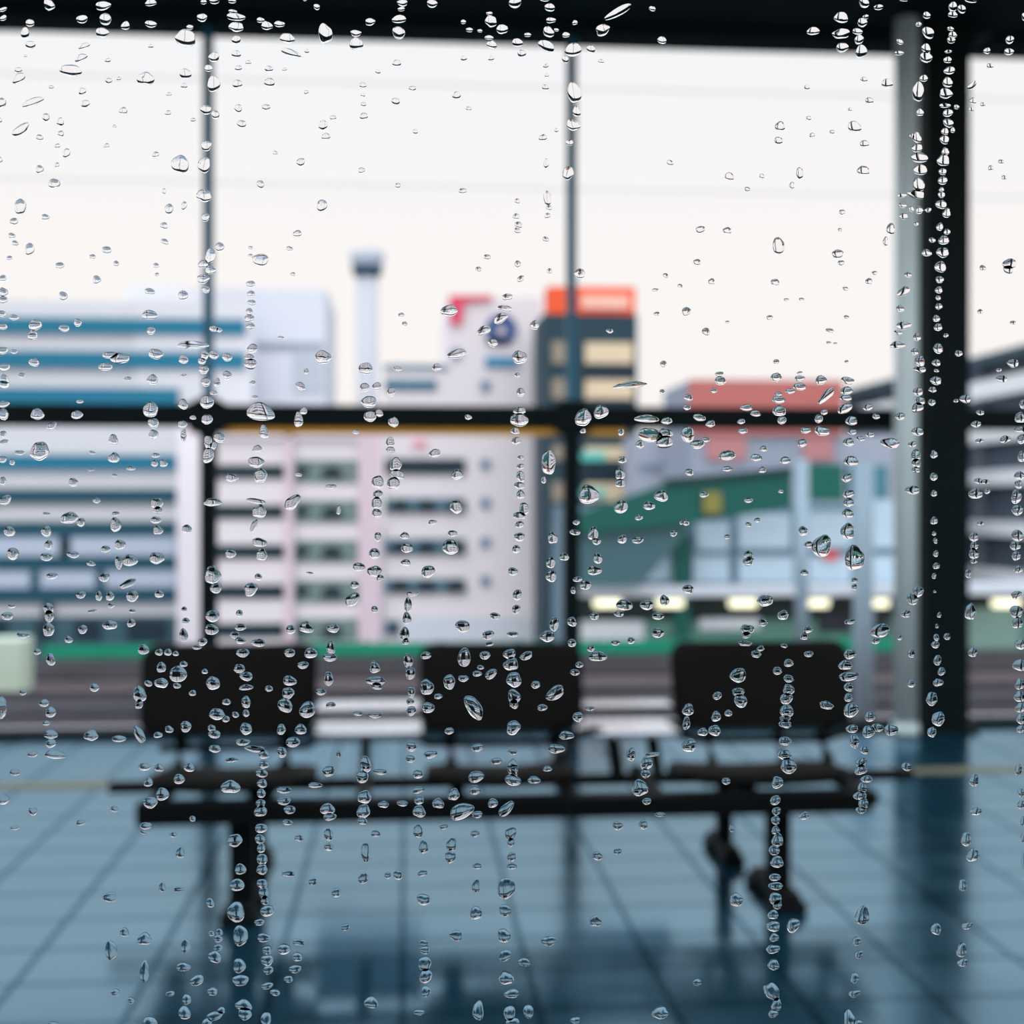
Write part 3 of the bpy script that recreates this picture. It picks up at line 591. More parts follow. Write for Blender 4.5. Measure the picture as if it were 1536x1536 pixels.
# ------------------------------------------------------------------ raindrops on the outside of the pane
DROPS = """@0 0
227 30 44 50 30|469 35 60 40|683 22 46 30|375 95 48 34|480 95 50 50 35|570 124 36 36|683 117 48 30|142 112 38 30|22 90 30 22 20|20 52 40 16 15|920 18 26 20|970 12 44 28 20|1047 12 34 24|1050 60 36 16|1064 85 72 36|1066 130 64 40|913 88 44 34 25|858 131 28 22|1175 99 32 24|1203 124 46 38|1260 117 42 28|1427 40 26 26|1465 160 62 80|1295 182 58 44|1374 6 18 14|466 155 54 44|120 158 36 44|840 180 90 70 -15|1066 188 36 40|144 215 42 24|122 260 14 12|385 215 50 22 20|370 268 54 30 35|490 280 24 20|683 218 22 14|325 325 90 50 -8|92 360 60 36 25|90 328 30 14|660 365 70 50|838 340 50 44|832 393 28 22|967 265 44 44|942 315 36 28|965 385 52 70|1066 252 40 30|1076 315 30 22|1071 385 42 34|1120 290 24 16|1212 318 34 26|1283 320 20 16|1215 380 46 34|1310 245 84 30 -15|1382 238 20 20|1380 422 20 18|237 400 20 16|376 418 36 26 30|495 375 30 16|540 363 20 14|13 470 40 44|155 465 90 30 22|390 478 38 22|560 505 34 30|764 434 22 12|760 515 24 24|5 548 22 22|213 535 32 34|278 555 30 36|280 608 26 26|100 590 84 36 35|185 625 30 26|265 665 24 14|305 695 32 40|185 768 32 36|263 748 20 20|5 725 24 30|250 832 46 44|485 662 24 18|520 575 16 14|705 702 30 22|815 745 72 78|873 548 22 14|930 505 50 30|972 522 36 34|932 662 44 44 25|922 748 52 68 -25|922 885 60 56|928 982 34 36|742 865 18 24|765 945 34 46|832 930 24 36|742 1022 34 22|745 1092 34 24 -25|98 935 46 70|70 1005 36 20|60 1065 30 24|75 1100 28 20|210 982 32 26|140 1125 40 50 -20|485 1135 40 20|422 1160 26 18|528 1190 24 24|275 1205 36 16|20 1255 32 26|50 1165 24 20|440 1262 36 34 30|706 1203 26 12|710 1240 20 14|992 1115 36 40|950 1155 40 70|918 1192 44 34|950 1220 44 34|918 1258 50 40|930 1305 32 34|678 1315 44 28|828 1332 44 38|290 1335 34 40 25|22 1318 36 40|22 1352 40 30|1175 1192 66 14|1130 1285 36 20|1132 1325 36 24|1135 1365 36 24|1125 1405 30 30|1125 1435 44 30|1130 1470 36 30|678 1420 64 40|15 1415 40 26|70 1432 40 24|20 1472 38 28|165 1465 56 44 30|155 1510 40 44|295 1480 44 30|356 1455 32 34|685 1490 36 34|965 1482 40 24|990 1488 26 22|1450 930 44 52|1340 1055 36 30|1455 570 36 44|1500 538 26 16|1468 625 36 18|1355 735 34 36|1200 495 34 16|1090 565 40 30|1075 495 30 40|1175 835 32 34|1240 695 22 14|1305 1125 26 16|1320 1240 22 12|1130 1120 20 14|1130 1155 20 14
@512 0
275 22 44 30|270 50 30 20|408 25 46 34|260 95 62 34|258 155 56 52|130 107 42 32|66 158 46 28|68 205 62 50|548 107 24 18|575 143 30 20|622 147 22 14|665 70 28 18|672 105 48 50|722 140 52 40|663 177 36 20|675 212 44 28|780 20 52 50|790 200 46 36|910 6 44 18|935 42 46 34|940 100 44 24|930 152 50 44 -35|965 143 22 14|1008 165 32 24|836 165 28 20|1048 110 24 20|1242 62 136 34 34|1172 143 66 46 38|1438 190 40 30|1395 48 30 22|920 215 76 44 -20|1040 240 74 42|1005 275 30 30|1120 235 40 20|250 292 38 30|245 465 38 26|98 392 30 22|98 435 20 14|100 480 24 12|102 535 36 18|165 330 24 18|320 408 30 18|518 440 40 24|550 275 28 14|673 272 26 18|810 250 40 30|572 497 24 16|333 602 24 12|92 773 30 22|545 865 32 24|255 840 24 22|918 305 24 18|922 348 20 12|916 404 30 16|905 628 36 24|920 740 24 40|965 592 18 20|1045 425 60 90|1055 508 36 46|1040 572 60 42|1024 648 32 26|1017 785 50 56 -25|1070 1235 46 46|925 895 36 60|932 940 26 24|926 978 28 16|918 1083 28 18|790 910 26 20|785 980 30 20|795 1022 34 16|790 1045 30 16|792 1192 28 30|805 1258 36 24 40|616 1215 26 22|655 1165 30 14|935 1225 26 16|285 1460 24 20|270 1420 26 20|745 1340 46 30|735 1390 66 26|715 1435 60 44 25|640 1490 66 36 25|868 1465 40 40|485 1400 70 50|1204 1492 32 20|1408 1308 30 14|1415 1415 28 18|1455 1245 26 18|1475 740 30 20|1520 1290 24 16|1528 1412 30 24|1165 287 24 12
@1024 0
807 20 44 50 20|872 42 44 24|705 88 66 46|580 148 54 38|705 160 76 46 12|800 110 44 40|815 85 28 20|778 150 44 30|785 186 42 42|710 222 54 42|795 240 50 60|985 6 40 20|968 197 34 22 -20|965 247 42 20|1088 78 32 34|1052 118 28 20|1095 155 60 46 -35|1085 225 44 40|1085 265 56 50|1075 360 36 32|1050 420 54 84|1058 512 32 36|1045 625 40 50|1045 672 48 40|1055 715 72 50|1060 770 60 50|1052 835 50 70|1042 880 76 40|1055 950 34 36|1095 950 30 20|1020 945 26 26|1042 1012 24 18|1022 620 22 26|1285 8 66 26|1205 40 40 44|1245 50 36 40|1205 75 46 28|1195 138 30 20|1205 165 40 26|1198 190 40 28|1185 240 34 14|1182 278 36 30|1190 325 50 36|1182 378 46 46|1174 428 56 48|1170 482 52 20|1183 515 44 36|1185 560 46 40|1170 598 36 30|1168 635 44 38|1172 688 34 36|1163 728 58 50|1160 778 34 32|1160 818 44 36|1155 858 24 20|1155 882 34 26|1153 925 50 40|1178 963 36 44|1147 1025 34 34|1180 1048 32 24|1165 1085 50 40|1113 1085 32 22|1088 1142 44 32|1160 1140 58 44|1150 1205 52 50|1147 1262 36 32|1143 1308 34 32|1140 1343 26 20|1143 1382 32 28|1132 1436 34 30|1140 1475 38 34|1175 1512 24 18|1222 488 26 20|1205 592 22 24|1358 237 34 26|1456 245 42 24|1460 187 40 36|1525 85 22 36|1372 305 30 24|1292 392 52 24 35|1340 480 24 14|1295 465 34 20|1288 500 26 20|1422 735 26 18|1375 762 26 22|1435 805 24 20|1340 1210 30 26|1460 1195 60 40|1455 1228 46 14|1328 1405 26 20|1475 1455 28 18|552 402 26 18|432 575 44 44|425 640 40 30|560 540 24 16|575 618 26 14|665 603 24 14|745 500 20 14|832 465 36 18|808 365 30 24|810 655 40 28|765 595 60 12|805 775 54 40|520 785 34 50|485 840 24 30|205 802 42 28|350 798 24 20|285 860 26 14|75 1045 40 16|195 1045 38 24|425 1110 54 74|410 1280 38 18|125 1275 32 16|60 1188 34 18|710 960 28 24|690 1155 50 24|705 1190 30 18|700 1040 20 14|830 1275 34 16|855 1235 24 14|725 1303 28 18|730 1430 26 16|460 1352 24 14|528 1350 24 14|385 1432 30 20|12 1405 40 40|100 1495 34 36|195 1452 20 12|655 1490 36 20|928 1035 40 50|905 1090 24 40|978 885 40 20|980 930 36 22|985 978 40 28|1005 1240 34 26|985 1315 64 36 30|970 1392 36 30|985 1468 64 36|960 1500 40 20|1045 1520 36 34|912 390 50 24
@0 400
870 355 120 36|20 380 44 30|70 385 30 18|500 400 60 30|545 415 80 44|480 452 56 36|705 395 60 44|830 420 40 38|160 432 44 36|925 400 34 40|965 400 40 36|912 428 36 28|1025 410 44 34|1130 440 56 44|1140 370 44 40|1125 410 40 30|25 455 50 32|25 520 46 60|105 492 32 22|690 510 44 44|580 508 36 20|830 492 26 14|920 465 40 40|1025 490 40 36|930 520 40 40|980 525 30 40|20 620 52 30|828 620 40 44|935 610 54 60 -25|965 570 30 20|1455 410 66 60|1355 540 48 30 -40|1150 590 30 16|1140 525 26 20|1380 475 22 30|1265 322 30 14|20 665 46 50|175 665 56 46|352 668 50 34|682 645 66 60|872 680 26 20|935 688 46 44|1175 655 110 80|1345 690 40 60|1368 650 30 34|1215 690 36 60|365 608 28 18|240 718 44 30 35|695 705 44 44|695 755 40 40|825 710 40 30|830 760 26 60|20 755 30 30|25 790 40 20|185 830 76 80|515 780 40 44|518 860 46 44|95 838 44 20|420 838 30 14|20 868 34 28|62 880 24 26|595 908 36 18|705 850 36 20|740 885 36 30|700 885 30 30|415 915 30 10|940 790 34 60|940 850 44 70|990 770 52 40 -20|965 805 30 36|1155 880 64 50|1160 820 40 30|1190 745 40 60|1175 940 54 64|1045 950 52 36|335 970 40 36|20 965 30 34|520 940 24 14|1318 1060 80 50 30|1345 935 30 20|1490 990 50 20|1525 1095 20 40|30 1050 60 36 20|440 1052 30 24|710 1065 50 50|960 1060 70 36|1155 1055 80 24|1170 1100 60 56|1145 1165 56 24 60|715 1095 40 30|318 1130 70 50|370 1150 36 36|215 1112 34 14|525 1112 36 20|525 1160 46 60|705 1140 44 30|50 1190 46 44|215 1190 46 44|715 1185 40 40|845 1180 40 40|65 1290 50 50|215 1305 52 34|225 1250 34 40|335 1295 50 30|480 1270 40 30|545 1250 50 40|590 1320 60 50|540 1330 30 60|710 1310 60 50|415 1335 40 20|1170 1240 60 40|1180 1295 50 50|1040 1290 46 38|960 1385 64 80|975 1445 52 44|1130 1450 64 50 40|1165 1395 30 30|240 1390 46 30|475 1395 46 40|580 1425 76 30 30|370 1475 40 30|450 1480 30 40|500 1480 36 40|600 1480 50 50|720 1470 40 34|230 1528 36 20|60 1525 30 20|1395 1378 30 12
@512 400
800 410 60 60|680 345 44 36|520 395 80 40|430 455 40 34|110 460 60 50|255 462 40 20|105 545 40 40|160 540 40 34|225 565 36 40|125 610 66 50|130 675 50 50|170 660 34 34|570 678 30 24|235 700 44 44|800 650 56 30|798 690 76 60|780 740 40 30|785 785 40 34|805 567 34 40|790 490 26 20|65 745 30 20|220 790 34 50|222 825 40 26|420 840 50 36|245 890 50 60|252 935 64 40 -20|520 935 50 44|930 880 60 110|908 960 24 30|235 975 60 50|165 970 50 60|165 1025 40 40|160 1065 50 50|160 1110 44 40|515 1080 50 60|805 860 30 20|805 900 36 24|805 945 36 50|800 985 50 30|805 1025 36 40|820 1090 40 60|800 1120 60 30|800 1160 40 30|800 1215 44 40|785 1270 36 34|410 1150 40 20|285 1210 40 30|295 1265 50 44|490 1260 64 70|500 1200 40 30|150 1290 50 44|165 1215 30 40|80 1350 50 40|150 1370 60 50|290 1330 40 30|390 1370 60 50|770 1370 44 34|790 1475 36 50|785 1525 30 20|320 1470 50 24|305 1515 30 44|60 1430 40 30|50 1495 70 50 45|175 1400 30 30|1085 680 70 76|1165 655 66 56|1295 535 140 30|1370 685 100 36|1460 695 50 30|1385 760 110 60|1450 790 70 60|1340 800 40 34|1255 745 26 36|1085 740 26 24|1110 1025 90 80|1250 935 44 50|1250 975 44 40|1255 1080 64 54|1380 1075 50 40|1435 1030 64 50 -12|1335 1128 34 26|1455 750 60 40|1260 870 40 30|1048 1195 46 26|1055 1150 30 24|948 1220 44 50|1130 1200 44 60|1145 1235 40 30|940 1330 40 50|1000 1305 40 36|1150 1310 40 50|1135 1365 60 44|942 1390 50 50|1060 1405 40 24|1095 1430 50 44|1040 1455 24 30|1445 440 30 30|1440 565 24 24|1330 1230 50 30|1260 1225 40 40|1490 1200 30 30|1290 1515 60 36|1370 1520 60 44|1450 1500 40 50|1525 1150 20 20
@1024 400
415 430 26 24|730 430 20 14|650 345 26 12|680 348 18 10|520 480 26 14|160 485 40 20|165 515 54 36|415 500 50 40|520 505 46 26|520 542 56 36|478 562 44 24|425 575 34 20|425 600 56 36|20 590 40 30|15 635 34 24|135 560 30 20|615 512 52 40|640 582 92 38 48|735 515 60 34 -12|730 560 56 36|725 592 56 30|722 640 70 40 28|282 636 58 28|322 662 46 28|428 650 62 46|258 697 34 24|70 680 56 30|120 708 42 30|440 692 40 36|605 685 40 36|630 656 34 24|752 695 54 40|825 635 44 30|862 675 36 24|970 675 44 34|620 740 70 44|547 737 46 30|265 740 44 26|530 795 50 36|740 790 50 38|792 775 40 22|835 757 44 24|755 745 40 26|925 795 88 44|62 800 60 40|100 780 36 24|18 755 60 70|195 850 72 44|325 860 54 30|358 820 36 24|455 872 50 32|750 875 66 42|195 910 50 22|352 915 36 26|25 925 40 30|730 950 54 36|738 1022 56 36|740 1060 50 40|735 1110 54 40|735 1190 64 70|535 1188 44 40|560 1250 40 30|620 1255 84 100|765 1310 90 110|290 1325 50 40|290 1295 40 36|540 1375 40 26|195 1215 30 20|290 1160 30 20|330 1140 30 20|90 1025 40 28|290 1050 40 24|765 1410 30 24|765 1440 24 30|435 1010 24 20|10 1150 30 30|20 1450 50 40|365 1500 70 50|1030 320 30 30|1058 428 46 50|1058 465 56 30|1035 385 34 30|1050 565 44 40|1060 605 40 44|1048 635 54 44|1048 742 54 40|1025 800 40 26|1040 850 40 60|1042 885 40 44|1040 915 36 30|1025 1005 70 36|1050 1460 50 50|1025 1495 50 50|958 355 64 34|1140 370 46 44|1132 435 40 30|1132 470 24 16|1130 515 54 36|1115 555 36 26|1112 612 34 30|1122 845 34 34|1120 945 36 34|1122 1020 28 30|1122 1142 36 32|1122 1200 20 20|1128 1232 20 26|1130 1290 24 30|1132 1345 30 30|1122 1390 22 26|1125 1460 16 12|1175 315 26 14|1232 392 36 28|1475 437 56 36|1505 425 40 40|1425 507 54 30|1412 467 26 18|1262 597 52 36|1220 605 24 16|1328 658 36 24|1310 710 48 28|1510 680 54 50|1520 620 36 40|1440 778 50 34|1515 775 46 44|1325 785 40 20|1510 735 56 30|1515 855 40 50|1505 940 50 36|1500 980 36 40|1490 1035 50 60|1495 1095 56 44|1360 1010 30 24|1308 1022 66 44|1350 968 44 20|1320 965 40 24|1330 1155 36 16|1495 1210 56 50|1485 1255 50 40|1490 1300 40 44|1300 1215 46 40|1302 1255 40 36|1300 1290 44 50|1300 1325 30 20|1275 1380 30 40|1500 1360 40 34|1490 1475 50 36
@0 900
40 70 50 34|225 35 44 50|228 70 40 50|225 130 46 60|420 48 40 14|505 22 30 24|600 48 30 16|595 100 34 40|378 130 36 40|500 110 60 40|110 155 50 30|315 175 34 30|175 230 30 26|235 265 40 50|832 40 24 24|840 92 30 30|830 155 36 56|890 210 40 20|1080 58 30 30|960 70 60 50|955 130 60 44|915 185 40 34|1085 120 50 30|1165 190 60 34|1060 155 44 30|1085 180 44 30|1310 130 40 40|1380 120 60 50|1500 125 50 40|1490 210 36 60|1485 255 60 36|1095 235 56 36|1110 340 60 36|1110 390 56 26|1080 305 50 36|650 220 50 40|720 232 34 28|760 232 34 28|795 238 26 22|730 300 40 44|730 370 54 44|805 330 76 66|830 285 34 24|672 372 34 26|800 382 34 24|925 318 26 22|962 370 60 54|632 420 56 66|630 465 34 40|870 415 30 26|980 510 70 46|1022 455 34 28|1062 512 30 26|1020 532 34 26|1110 455 40 50|1110 505 30 30|1212 395 34 26|1305 235 50 34|1400 235 56 44|1305 360 54 44|1298 415 50 50|1285 470 56 66 20|1385 490 66 70|1365 290 50 30|1445 410 44 30|1480 350 40 60|1490 470 40 30|840 565 44 50|765 578 36 30|955 572 34 28|968 600 54 34|1110 575 50 50|1268 578 40 44|1355 578 50 44|715 603 40 24|632 600 76 40 -60|12 480 50 90|205 460 44 30|235 500 46 44|430 390 40 36|110 412 30 24|215 550 30 20|235 600 60 36|235 640 46 36|415 605 60 44|540 620 56 30|155 690 44 24|255 690 80 40|1095 635 60 30|1320 635 60 44|1150 665 80 30|970 665 50 34|1270 680 44 44|1045 715 60 20|1190 690 44 40|1190 735 44 36|1180 775 50 36|1182 820 44 36|1178 865 36 40|1175 910 40 36|1175 945 56 44|1178 1020 50 44|1172 1070 44 40|1178 1110 36 40|1182 1160 44 50|1182 1205 50 44|1182 1268 46 40|1190 1310 44 50|1205 1390 54 50|1195 1345 34 40|720 750 40 34|655 745 50 34|855 748 44 40|810 800 46 44|735 868 54 54|672 815 40 36|680 905 60 50|650 905 36 40|660 1010 50 30|650 1038 30 20|870 978 26 26|785 1050 30 26|520 935 34 26|1040 835 80 56|1280 850 60 30|1280 900 56 34|1305 938 50 36|1420 828 60 24|1480 765 56 44|1475 935 60 50|1485 970 54 34|1295 995 44 24|1480 1050 36 60|1480 1105 36 36|1348 1065 36 30|1060 1075 60 56|1085 1205 50 44|1070 1275 60 54|1065 1395 70 90|1525 690 20 30|75 770 44 30|20 890 50 50|155 945 36 36|370 995 40 24|75 1018 36 20|815 1130 36 50|1410 1260 40 30|1300 1225 60 24|1515 1310 40 40|500 1330 60 40|735 1285 30 40|810 1295 50 20|950 1355 36 40
@512 900
300 20 34 60|295 80 40 50|285 150 40 60|290 185 30 30|150 40 30 30|660 155 50 40|665 195 40 20|770 152 50 24|925 160 64 50|955 105 44 60|785 40 36 40|690 70 44 30|545 115 64 50|1035 95 44 40|1270 20 70 50|1420 70 50 34|1245 60 44 26|1135 70 40 34|1455 10 30 30|1150 250 80 44|1120 215 36 30|1420 145 60 40|1230 190 40 24|1300 180 34 30|1035 190 40 34|380 246 46 34|552 255 56 80|645 246 50 34|755 240 54 44|762 285 60 60|830 248 60 34 20|610 328 40 26|672 330 60 36 40|625 300 30 20|548 350 44 30|485 365 50 64|384 388 56 70|435 430 36 24|775 355 64 66|775 430 56 60|775 465 40 40|872 378 40 34|960 415 84 56 35|595 480 112 64 -58|390 480 50 50|902 480 44 30|1068 288 36 26|1048 322 40 30|1062 522 46 44|1115 485 40 20|772 570 60 60|150 300 46 50|155 360 80 40|160 385 50 30|310 325 40 60|300 270 40 60|315 410 34 50|310 455 34 30|315 495 44 40|75 507 44 20|150 515 60 24|485 585 40 30|1010 605 70 34|965 665 70 40|315 655 50 40|310 710 40 34|400 690 60 34|610 660 56 34|770 680 44 24|695 720 50 30|175 768 60 26|345 778 44 40|605 790 66 50|770 750 44 80|770 805 66 50|865 805 60 30|925 755 40 24|110 735 50 70|95 790 50 56|105 880 60 56|100 945 56 60|95 990 44 30|350 895 40 40|350 945 52 54|190 915 44 30|275 910 50 24|435 910 50 44|540 945 100 70 10|610 960 50 30|680 908 44 40|740 935 90 40 38|345 850 50 30|600 850 50 40|505 870 50 50|1370 730 50 60|1365 775 44 40|1300 690 40 60|1340 840 70 70|1370 900 40 30|1400 690 70 20|155 1045 40 30|110 1130 40 80|345 1035 40 60|370 1105 44 56|495 1095 44 60|490 1150 50 50|460 1015 36 24|600 1045 40 30|760 1045 46 60|762 1085 30 40|765 1150 40 40|765 1190 44 30|610 1190 36 30|605 1280 34 60|100 1245 44 50|210 1232 30 30|255 1230 40 44|365 1222 44 26|740 1290 80 90|735 1390 56 50|370 1340 56 50|605 1400 50 60|1240 1010 50 36|1355 1005 40 40|1150 1145 44 40|1240 1125 40 26|1430 960 50 20|20 1465 40 30|740 1500 50 40|520 1505 44 36
@1024 900
445 65 50 44|285 130 60 44|280 155 40 30|355 97 44 36|555 130 44 34|540 160 44 34|275 193 60 24|345 215 34 26|325 240 44 34|560 240 44 26|450 203 34 18|880 135 90 60|860 180 44 30|995 60 44 36|1020 238 36 36|1020 372 36 36|968 165 24 24|745 95 50 24|245 335 64 70 -20|420 315 40 36|470 280 44 34|470 350 44 36|470 400 50 50|460 440 56 50|462 495 56 60|455 530 50 30|150 427 40 36|245 410 60 36|255 450 56 60|200 505 34 30|145 520 44 44|640 470 66 34|745 240 54 44|725 290 60 44|740 340 90 40|740 388 44 40|738 435 40 36|750 490 66 66|20 490 46 56|12 550 34 60|85 590 44 36|138 582 54 48|755 575 56 36|828 588 60 50|870 570 60 34|930 580 60 50|835 520 50 44|25 650 60 60|455 630 56 40|455 555 60 34|450 690 60 50|470 740 70 70|445 768 44 30|765 630 44 60|810 670 44 36|795 725 50 44|795 760 56 44|420 815 54 50|410 895 46 44|415 945 40 36|412 985 44 36|412 1030 36 40|420 1075 54 56|405 1120 50 44|418 1172 60 50|408 1240 50 36|412 1280 64 36|410 1335 60 50|420 1365 40 40|400 1408 50 40|402 1460 56 50|405 1510 40 40|490 1455 60 60|820 800 50 34|800 840 44 44|790 875 60 40|805 910 44 50|795 940 50 30|1000 745 50 36|540 965 44 36|190 810 40 30|215 1020 26 36|1300 805 50 50|1310 945 50 36|1500 760 30 60|1510 860 30 40|1512 915 34 40|1520 990 24 44|1522 1060 24 50|1522 1170 20 80|1265 1070 50 60|1295 1140 56 60|235 1340 60 60|1145 65 20 26|1135 115 16 20|1132 165 28 30|1180 162 34 28|1128 198 40 30|1137 268 38 44|1155 318 36 36|1140 368 44 36|1112 440 52 60|1140 530 60 64|1112 590 44 44|1285 50 54 70|1295 232 44 40|1505 290 60 54|1510 195 50 50|1490 50 56 60|1495 100 50 50|1505 375 44 50|1505 430 50 50|1510 480 50 44|1510 530 40 50|1510 575 40 34
@0 1024
840 1175 40 60|655 1145 60 50|505 1195 50 80|970 1225 56 50|1080 1265 54 60|1085 1330 66 50|1085 1130 60 90|1190 1140 60 36|1170 1070 40 30|990 1115 30 30|955 1120 26 24|985 1145 36 30|985 1185 36 30|1205 1195 40 40|1205 1240 50 50|1210 1285 44 36|1280 1190 50 50|1340 1225 44 40|1330 1280 54 34|1345 1160 60 24|1300 1325 40 30|890 1330 60 44 35|855 1355 60 40 50|845 1415 40 44|835 1475 50 60|960 1380 44 36|970 1490 66 40 20|1000 1465 34 30|935 1520 40 40|680 1518 60 50|830 1270 56 40|655 1290 40 90|595 1420 30 30|525 1385 40 30|245 1525 40 20|1100 1440 70 50|1105 1480 60 50|1205 1355 50 30|1240 1385 40 30|1200 1505 44 60|770 1390 36 24|565 1115 36 40
@512 1024
370 1165 40 30|375 1195 44 36|375 1255 60 60|380 1310 56 60|380 1335 60 40|380 1380 40 50|735 1220 60 44 25|740 1320 60 60|765 1390 64 40|820 1250 56 34|930 1155 64 44|515 1130 56 44|730 1130 56 60|1140 1065 50 50|135 1430 60 50|615 1465 50 80|755 1475 54 64|840 1470 44 60|1430 1475 70 56|1050 1510 44 30|770 1520 60 40|350 1475 50 24
@1024 1024
775 1155 40 40|785 1215 40 36|765 1320 36 50|765 1390 50 36|400 1190 60 40|402 1260 50 50|395 1380 90 60 -65|415 1440 44 60|400 1480 44 36|485 1085 54 56|1245 1195 50 60|1250 1250 50 36|800 1040 60 90|740 1500 50 80|780 1525 40 40|1130 1100 50 50|1270 1085 50 34|1250 905 40 50|60 1340 40 30"""
water = glass('rain_water', 1.333)
GO = GY + GT + 0.0001
items = []
ox = oy = 0
for line in DROPS.strip().split('\n'):
    if line[0] == '@':
        ox, oy = map(float, line[1:].split()); continue
    for s in line.split('|'):
        v = [float(q) for q in s.split()]
        if len(v) == 4: v.append(0.0)
        items.append((ox + v[0] / 3, oy + v[1] / 3, v[2] / 3, v[3] / 3, v[4]))
sky = lambda x, y: 60 < y < 430 and not (1335 < x < 1445)
kept = []
for it in sorted(items, key=lambda q: -q[2] * q[3]):
    x, y, w_, h_, a_ = it
    if any(abs(x - k[0]) < 0.32 * (w_ + k[2]) and abs(y - k[1]) < 0.32 * (h_ + k[3]) for k in kept): continue
    if sky(x, y) and a_ == 0 and h_ < 0.8 * w_:
        # against bright sky only the lower rim of a drop is seen
        y -= (0.8 * w_ - h_) / 2; h_ = 0.8 * w_
    kept.append((x, y, w_, h_, a_))
kept.sort(key=lambda q: -q[2] * q[3])
PXM = 1.0 / F * 0.506           # metres on the pane per pixel
def add_drop(bm, d, origin, seg, rings):
    x, y, w_, h_, a_ = d
    rnd = random.Random(int(x * 131 + y * 977))
    c = at(x, y, GO)
    rx, rz = w_ / 2 * PXM * 1.06, h_ / 2 * PXM * 1.06
    big = max(rx, rz); small = min(rx, rz)
    hgt = small * rnd.uniform(0.30, 0.44)
    an = math.radians(a_ + rnd.uniform(-8, 8)); ca, sa = math.cos(an), math.sin(an)
    ph = [rnd.uniform(0, 6.28) for _ in range(3)]
    am = [rnd.uniform(0.02, 0.09), rnd.uniform(0.02, 0.08), rnd.uniform(0.0, 0.05)]
    pear = rnd.uniform(0.0, 0.14)
    sag = rnd.uniform(0.25, 0.5)
    V = []
    for j in range(rings):
        t = math.sin(math.pi / 2 * (rings - j) / rings)     # 1 at the rim
        row = []
        for k in range(seg):
            th = 2 * math.pi * k / seg
            f_ = 1 + am[0] * math.cos(2 * th + ph[0]) + am[1] * math.cos(3 * th + ph[1]) + am[2] * math.cos(5 * th + ph[2])
            u, v = math.cos(th) * f_ * rx, math.sin(th) * f_ * rz
            u *= 1 - pear * math.sin(th) * (1 if rz > rx * 0.7 else 0.3)
            q = 1 - t
            hh = hgt * (max(0.0, 1 - t * t)) ** 0.8
            u2, v2 = u * t, v * t - sag * rz * (1 - t) * 0.8
            row.append(bm.verts.new((c.x - origin.x + u2 * ca - v2 * sa, GO - origin.y + hh, c.z - origin.z + u2 * sa + v2 * ca)))
        V.append(row)
    tip = bm.verts.new((c.x - origin.x + sag * rz * 0.8 * sa, GO - origin.y + hgt, c.z - origin.z - sag * rz * 0.8 * ca))
    faces = []
    for j in range(rings - 1):
        for k in range(seg):
            faces.append(bm.faces.new((V[j][k], V[j + 1][k], V[j + 1][(k + 1) % seg], V[j][(k + 1) % seg])))
    for k in range(seg):
        faces.append(bm.faces.new((V[-1][k], tip, V[-1][(k + 1) % seg])))
    for f_ in faces: f_.smooth = True
    fb = bm.faces.new(V[0]); fb.smooth = False
    for ed in fb.edges: ed.smooth = False
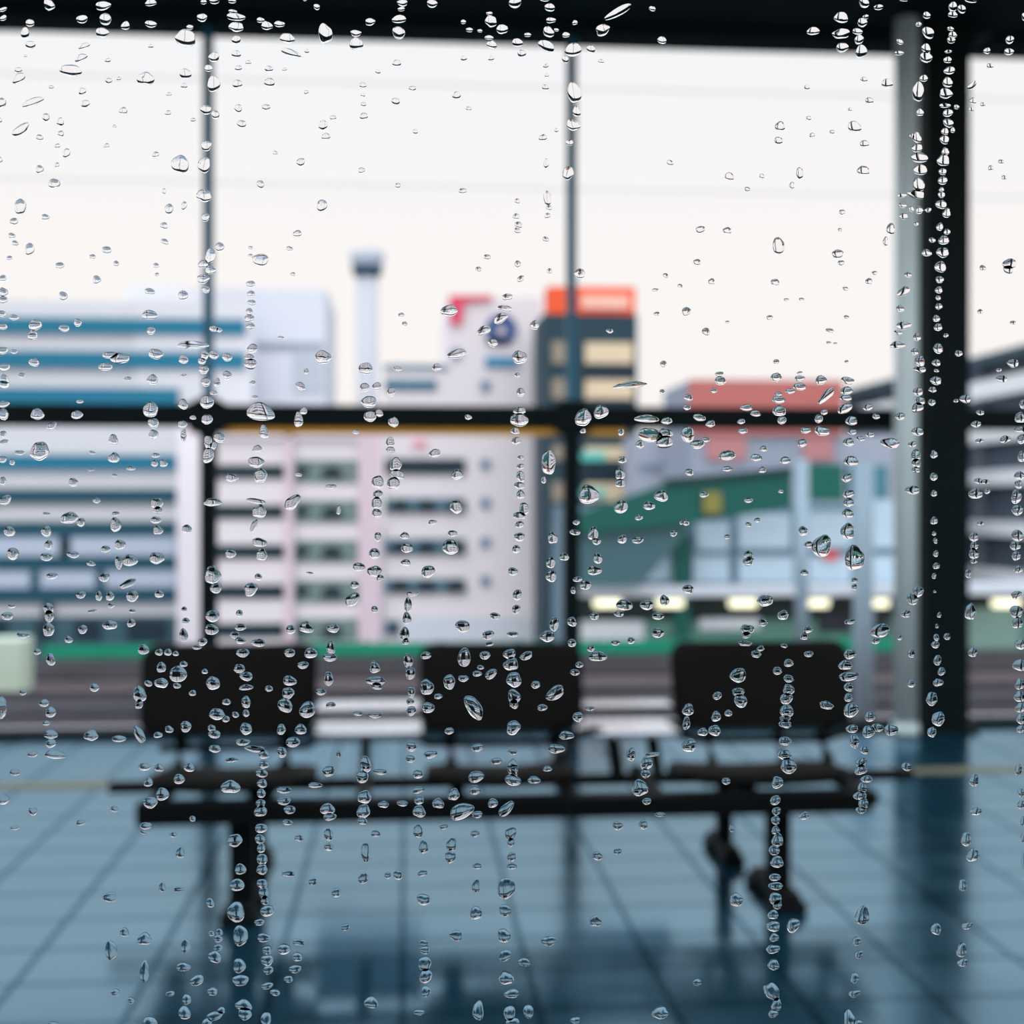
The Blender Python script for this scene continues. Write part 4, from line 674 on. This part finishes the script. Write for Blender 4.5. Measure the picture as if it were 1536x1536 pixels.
ZONES = [  # (test, phrase)
    (lambda x, y: y < 40 + x * 0.03, 'over the dark canopy edge'),
    (lambda x, y: 1366 < x < 1445 and y < 1105, 'over the thick dark column'),
    (lambda x, y: 1325 < x <= 1366 and y < 1105, 'over the pale downpipe'),
    (lambda x, y: abs(x - 313) < 17 and y < 970, 'over the first steel post'),
    (lambda x, y: abs(x - 857) < 18 and y < 970, 'over the second steel post'),
    (lambda x, y: x >= 1445 and y < 530, 'over the sky past the thick column'),
    (lambda x, y: x >= 1445 and y < 1100, 'over the car park'),
    (lambda x, y: abs(y - 622) < 22, 'over the dark middle rail'),
    (lambda x, y: 205 < x < 475 and 968 < y < 1105, 'over the first black backrest'),
    (lambda x, y: 628 < x < 878 and 968 < y < 1098, 'over the second black backrest'),
    (lambda x, y: 1014 < x < 1284 and 965 < y < 1094, 'over the third black backrest'),
    (lambda x, y: y < 430 and x < 313, 'over white sky before the first post'),
    (lambda x, y: y < 430 and x < 857, 'over the white sky between the posts'),
    (lambda x, y: y < 560 and x >= 957, 'over the white sky beside the downpipe'),
    (lambda x, y: y < 430, 'over the white sky past the second post'),
    (lambda x, y: y < 960 and x < 300, 'over the blue banded building'),
    (lambda x, y: y < 960 and x < 556, 'over the apartment block'),
    (lambda x, y: y < 960 and x < 818, 'over the emblem building'),
    (lambda x, y: y < 960 and x < 957, 'over the orange topped tower'),
    (lambda x, y: y < 660, 'over the red topped block'),
    (lambda x, y: y < 960, 'over the green ramp and frosted hall'),
    (lambda x, y: y < 1105, 'over the railway tracks'),
    (lambda x, y: y < 1235 and 160 < x < 1370, 'over the bench frame'),
    (lambda x, y: y > 1235 and 335 < x < 415, 'in the trail down the front bench leg with the white gap' ),
    (lambda x, y: y > 1205 and 1130 < x < 1185, 'in the bead trail over the far end bench leg'),
    (lambda x, y: x < 335, 'over the bright tiles at the bench end without trail'),
    (lambda x, y: x < 1130, 'over the tiles between the bench legs'),
    (lambda x, y: True, 'over the tiles below the thick column'),
]
ZONES[23] = (ZONES[23][0], 'over the bench leg below the first backrest')
ZONES[24] = (ZONES[24][0], 'over the bench leg below the third backrest')
ZONES[25] = (ZONES[25][0], 'over tiles outside the first bench leg')
def words_for(d):
    x, y, w_, h_, a_ = d
    s = math.sqrt(w_ * h_)
    size = 'big' if s > 22 else ('medium' if s > 16.5 else 'small')
    if abs(a_) > 14: shape = 'slanting'
    elif w_ > 1.45 * h_: shape = 'wide flat'
    elif h_ > 1.25 * w_: shape = 'tall'
    else: shape = 'rounded'
    return size, shape, next(p for t, p in ZONES if t(x, y))
NONE = Vector((0, 0, 0))
for d in kept[:300]:
    bm = bmesh.new(); c = at(d[0], d[1], GO)
    add_drop(bm, d, c, 22, 7)
    o = link_mesh('raindrop', bm, water); o.location = c
    size, shape, zone = words_for(d)
    tag(o, f'{size} {shape} clear raindrop on the glass {zone}', 'raindrop', f'{size} {shape} raindrops {zone}')
bm = bmesh.new()
for d in kept[300:]:
    add_drop(bm, d, NONE, 14, 5)
o = link_mesh('rain_droplets', bm, water); o['kind'] = 'stuff'
tag(o, 'fine clear rain droplets scattered all over the window glass', 'droplets')

# ------------------------------------------------------------------ view
SC.view_settings.view_transform = 'Standard'
SC.view_settings.look = 'None'
SC.view_settings.gamma = 1
SC.view_settings.use_curve_mapping = False
SC.view_settings.exposure = 0.0
SC.cycles.max_bounces = 14
SC.cycles.transmission_bounces = 14
SC.cycles.caustics_refractive = True
SC.cycles.caustics_reflective = False
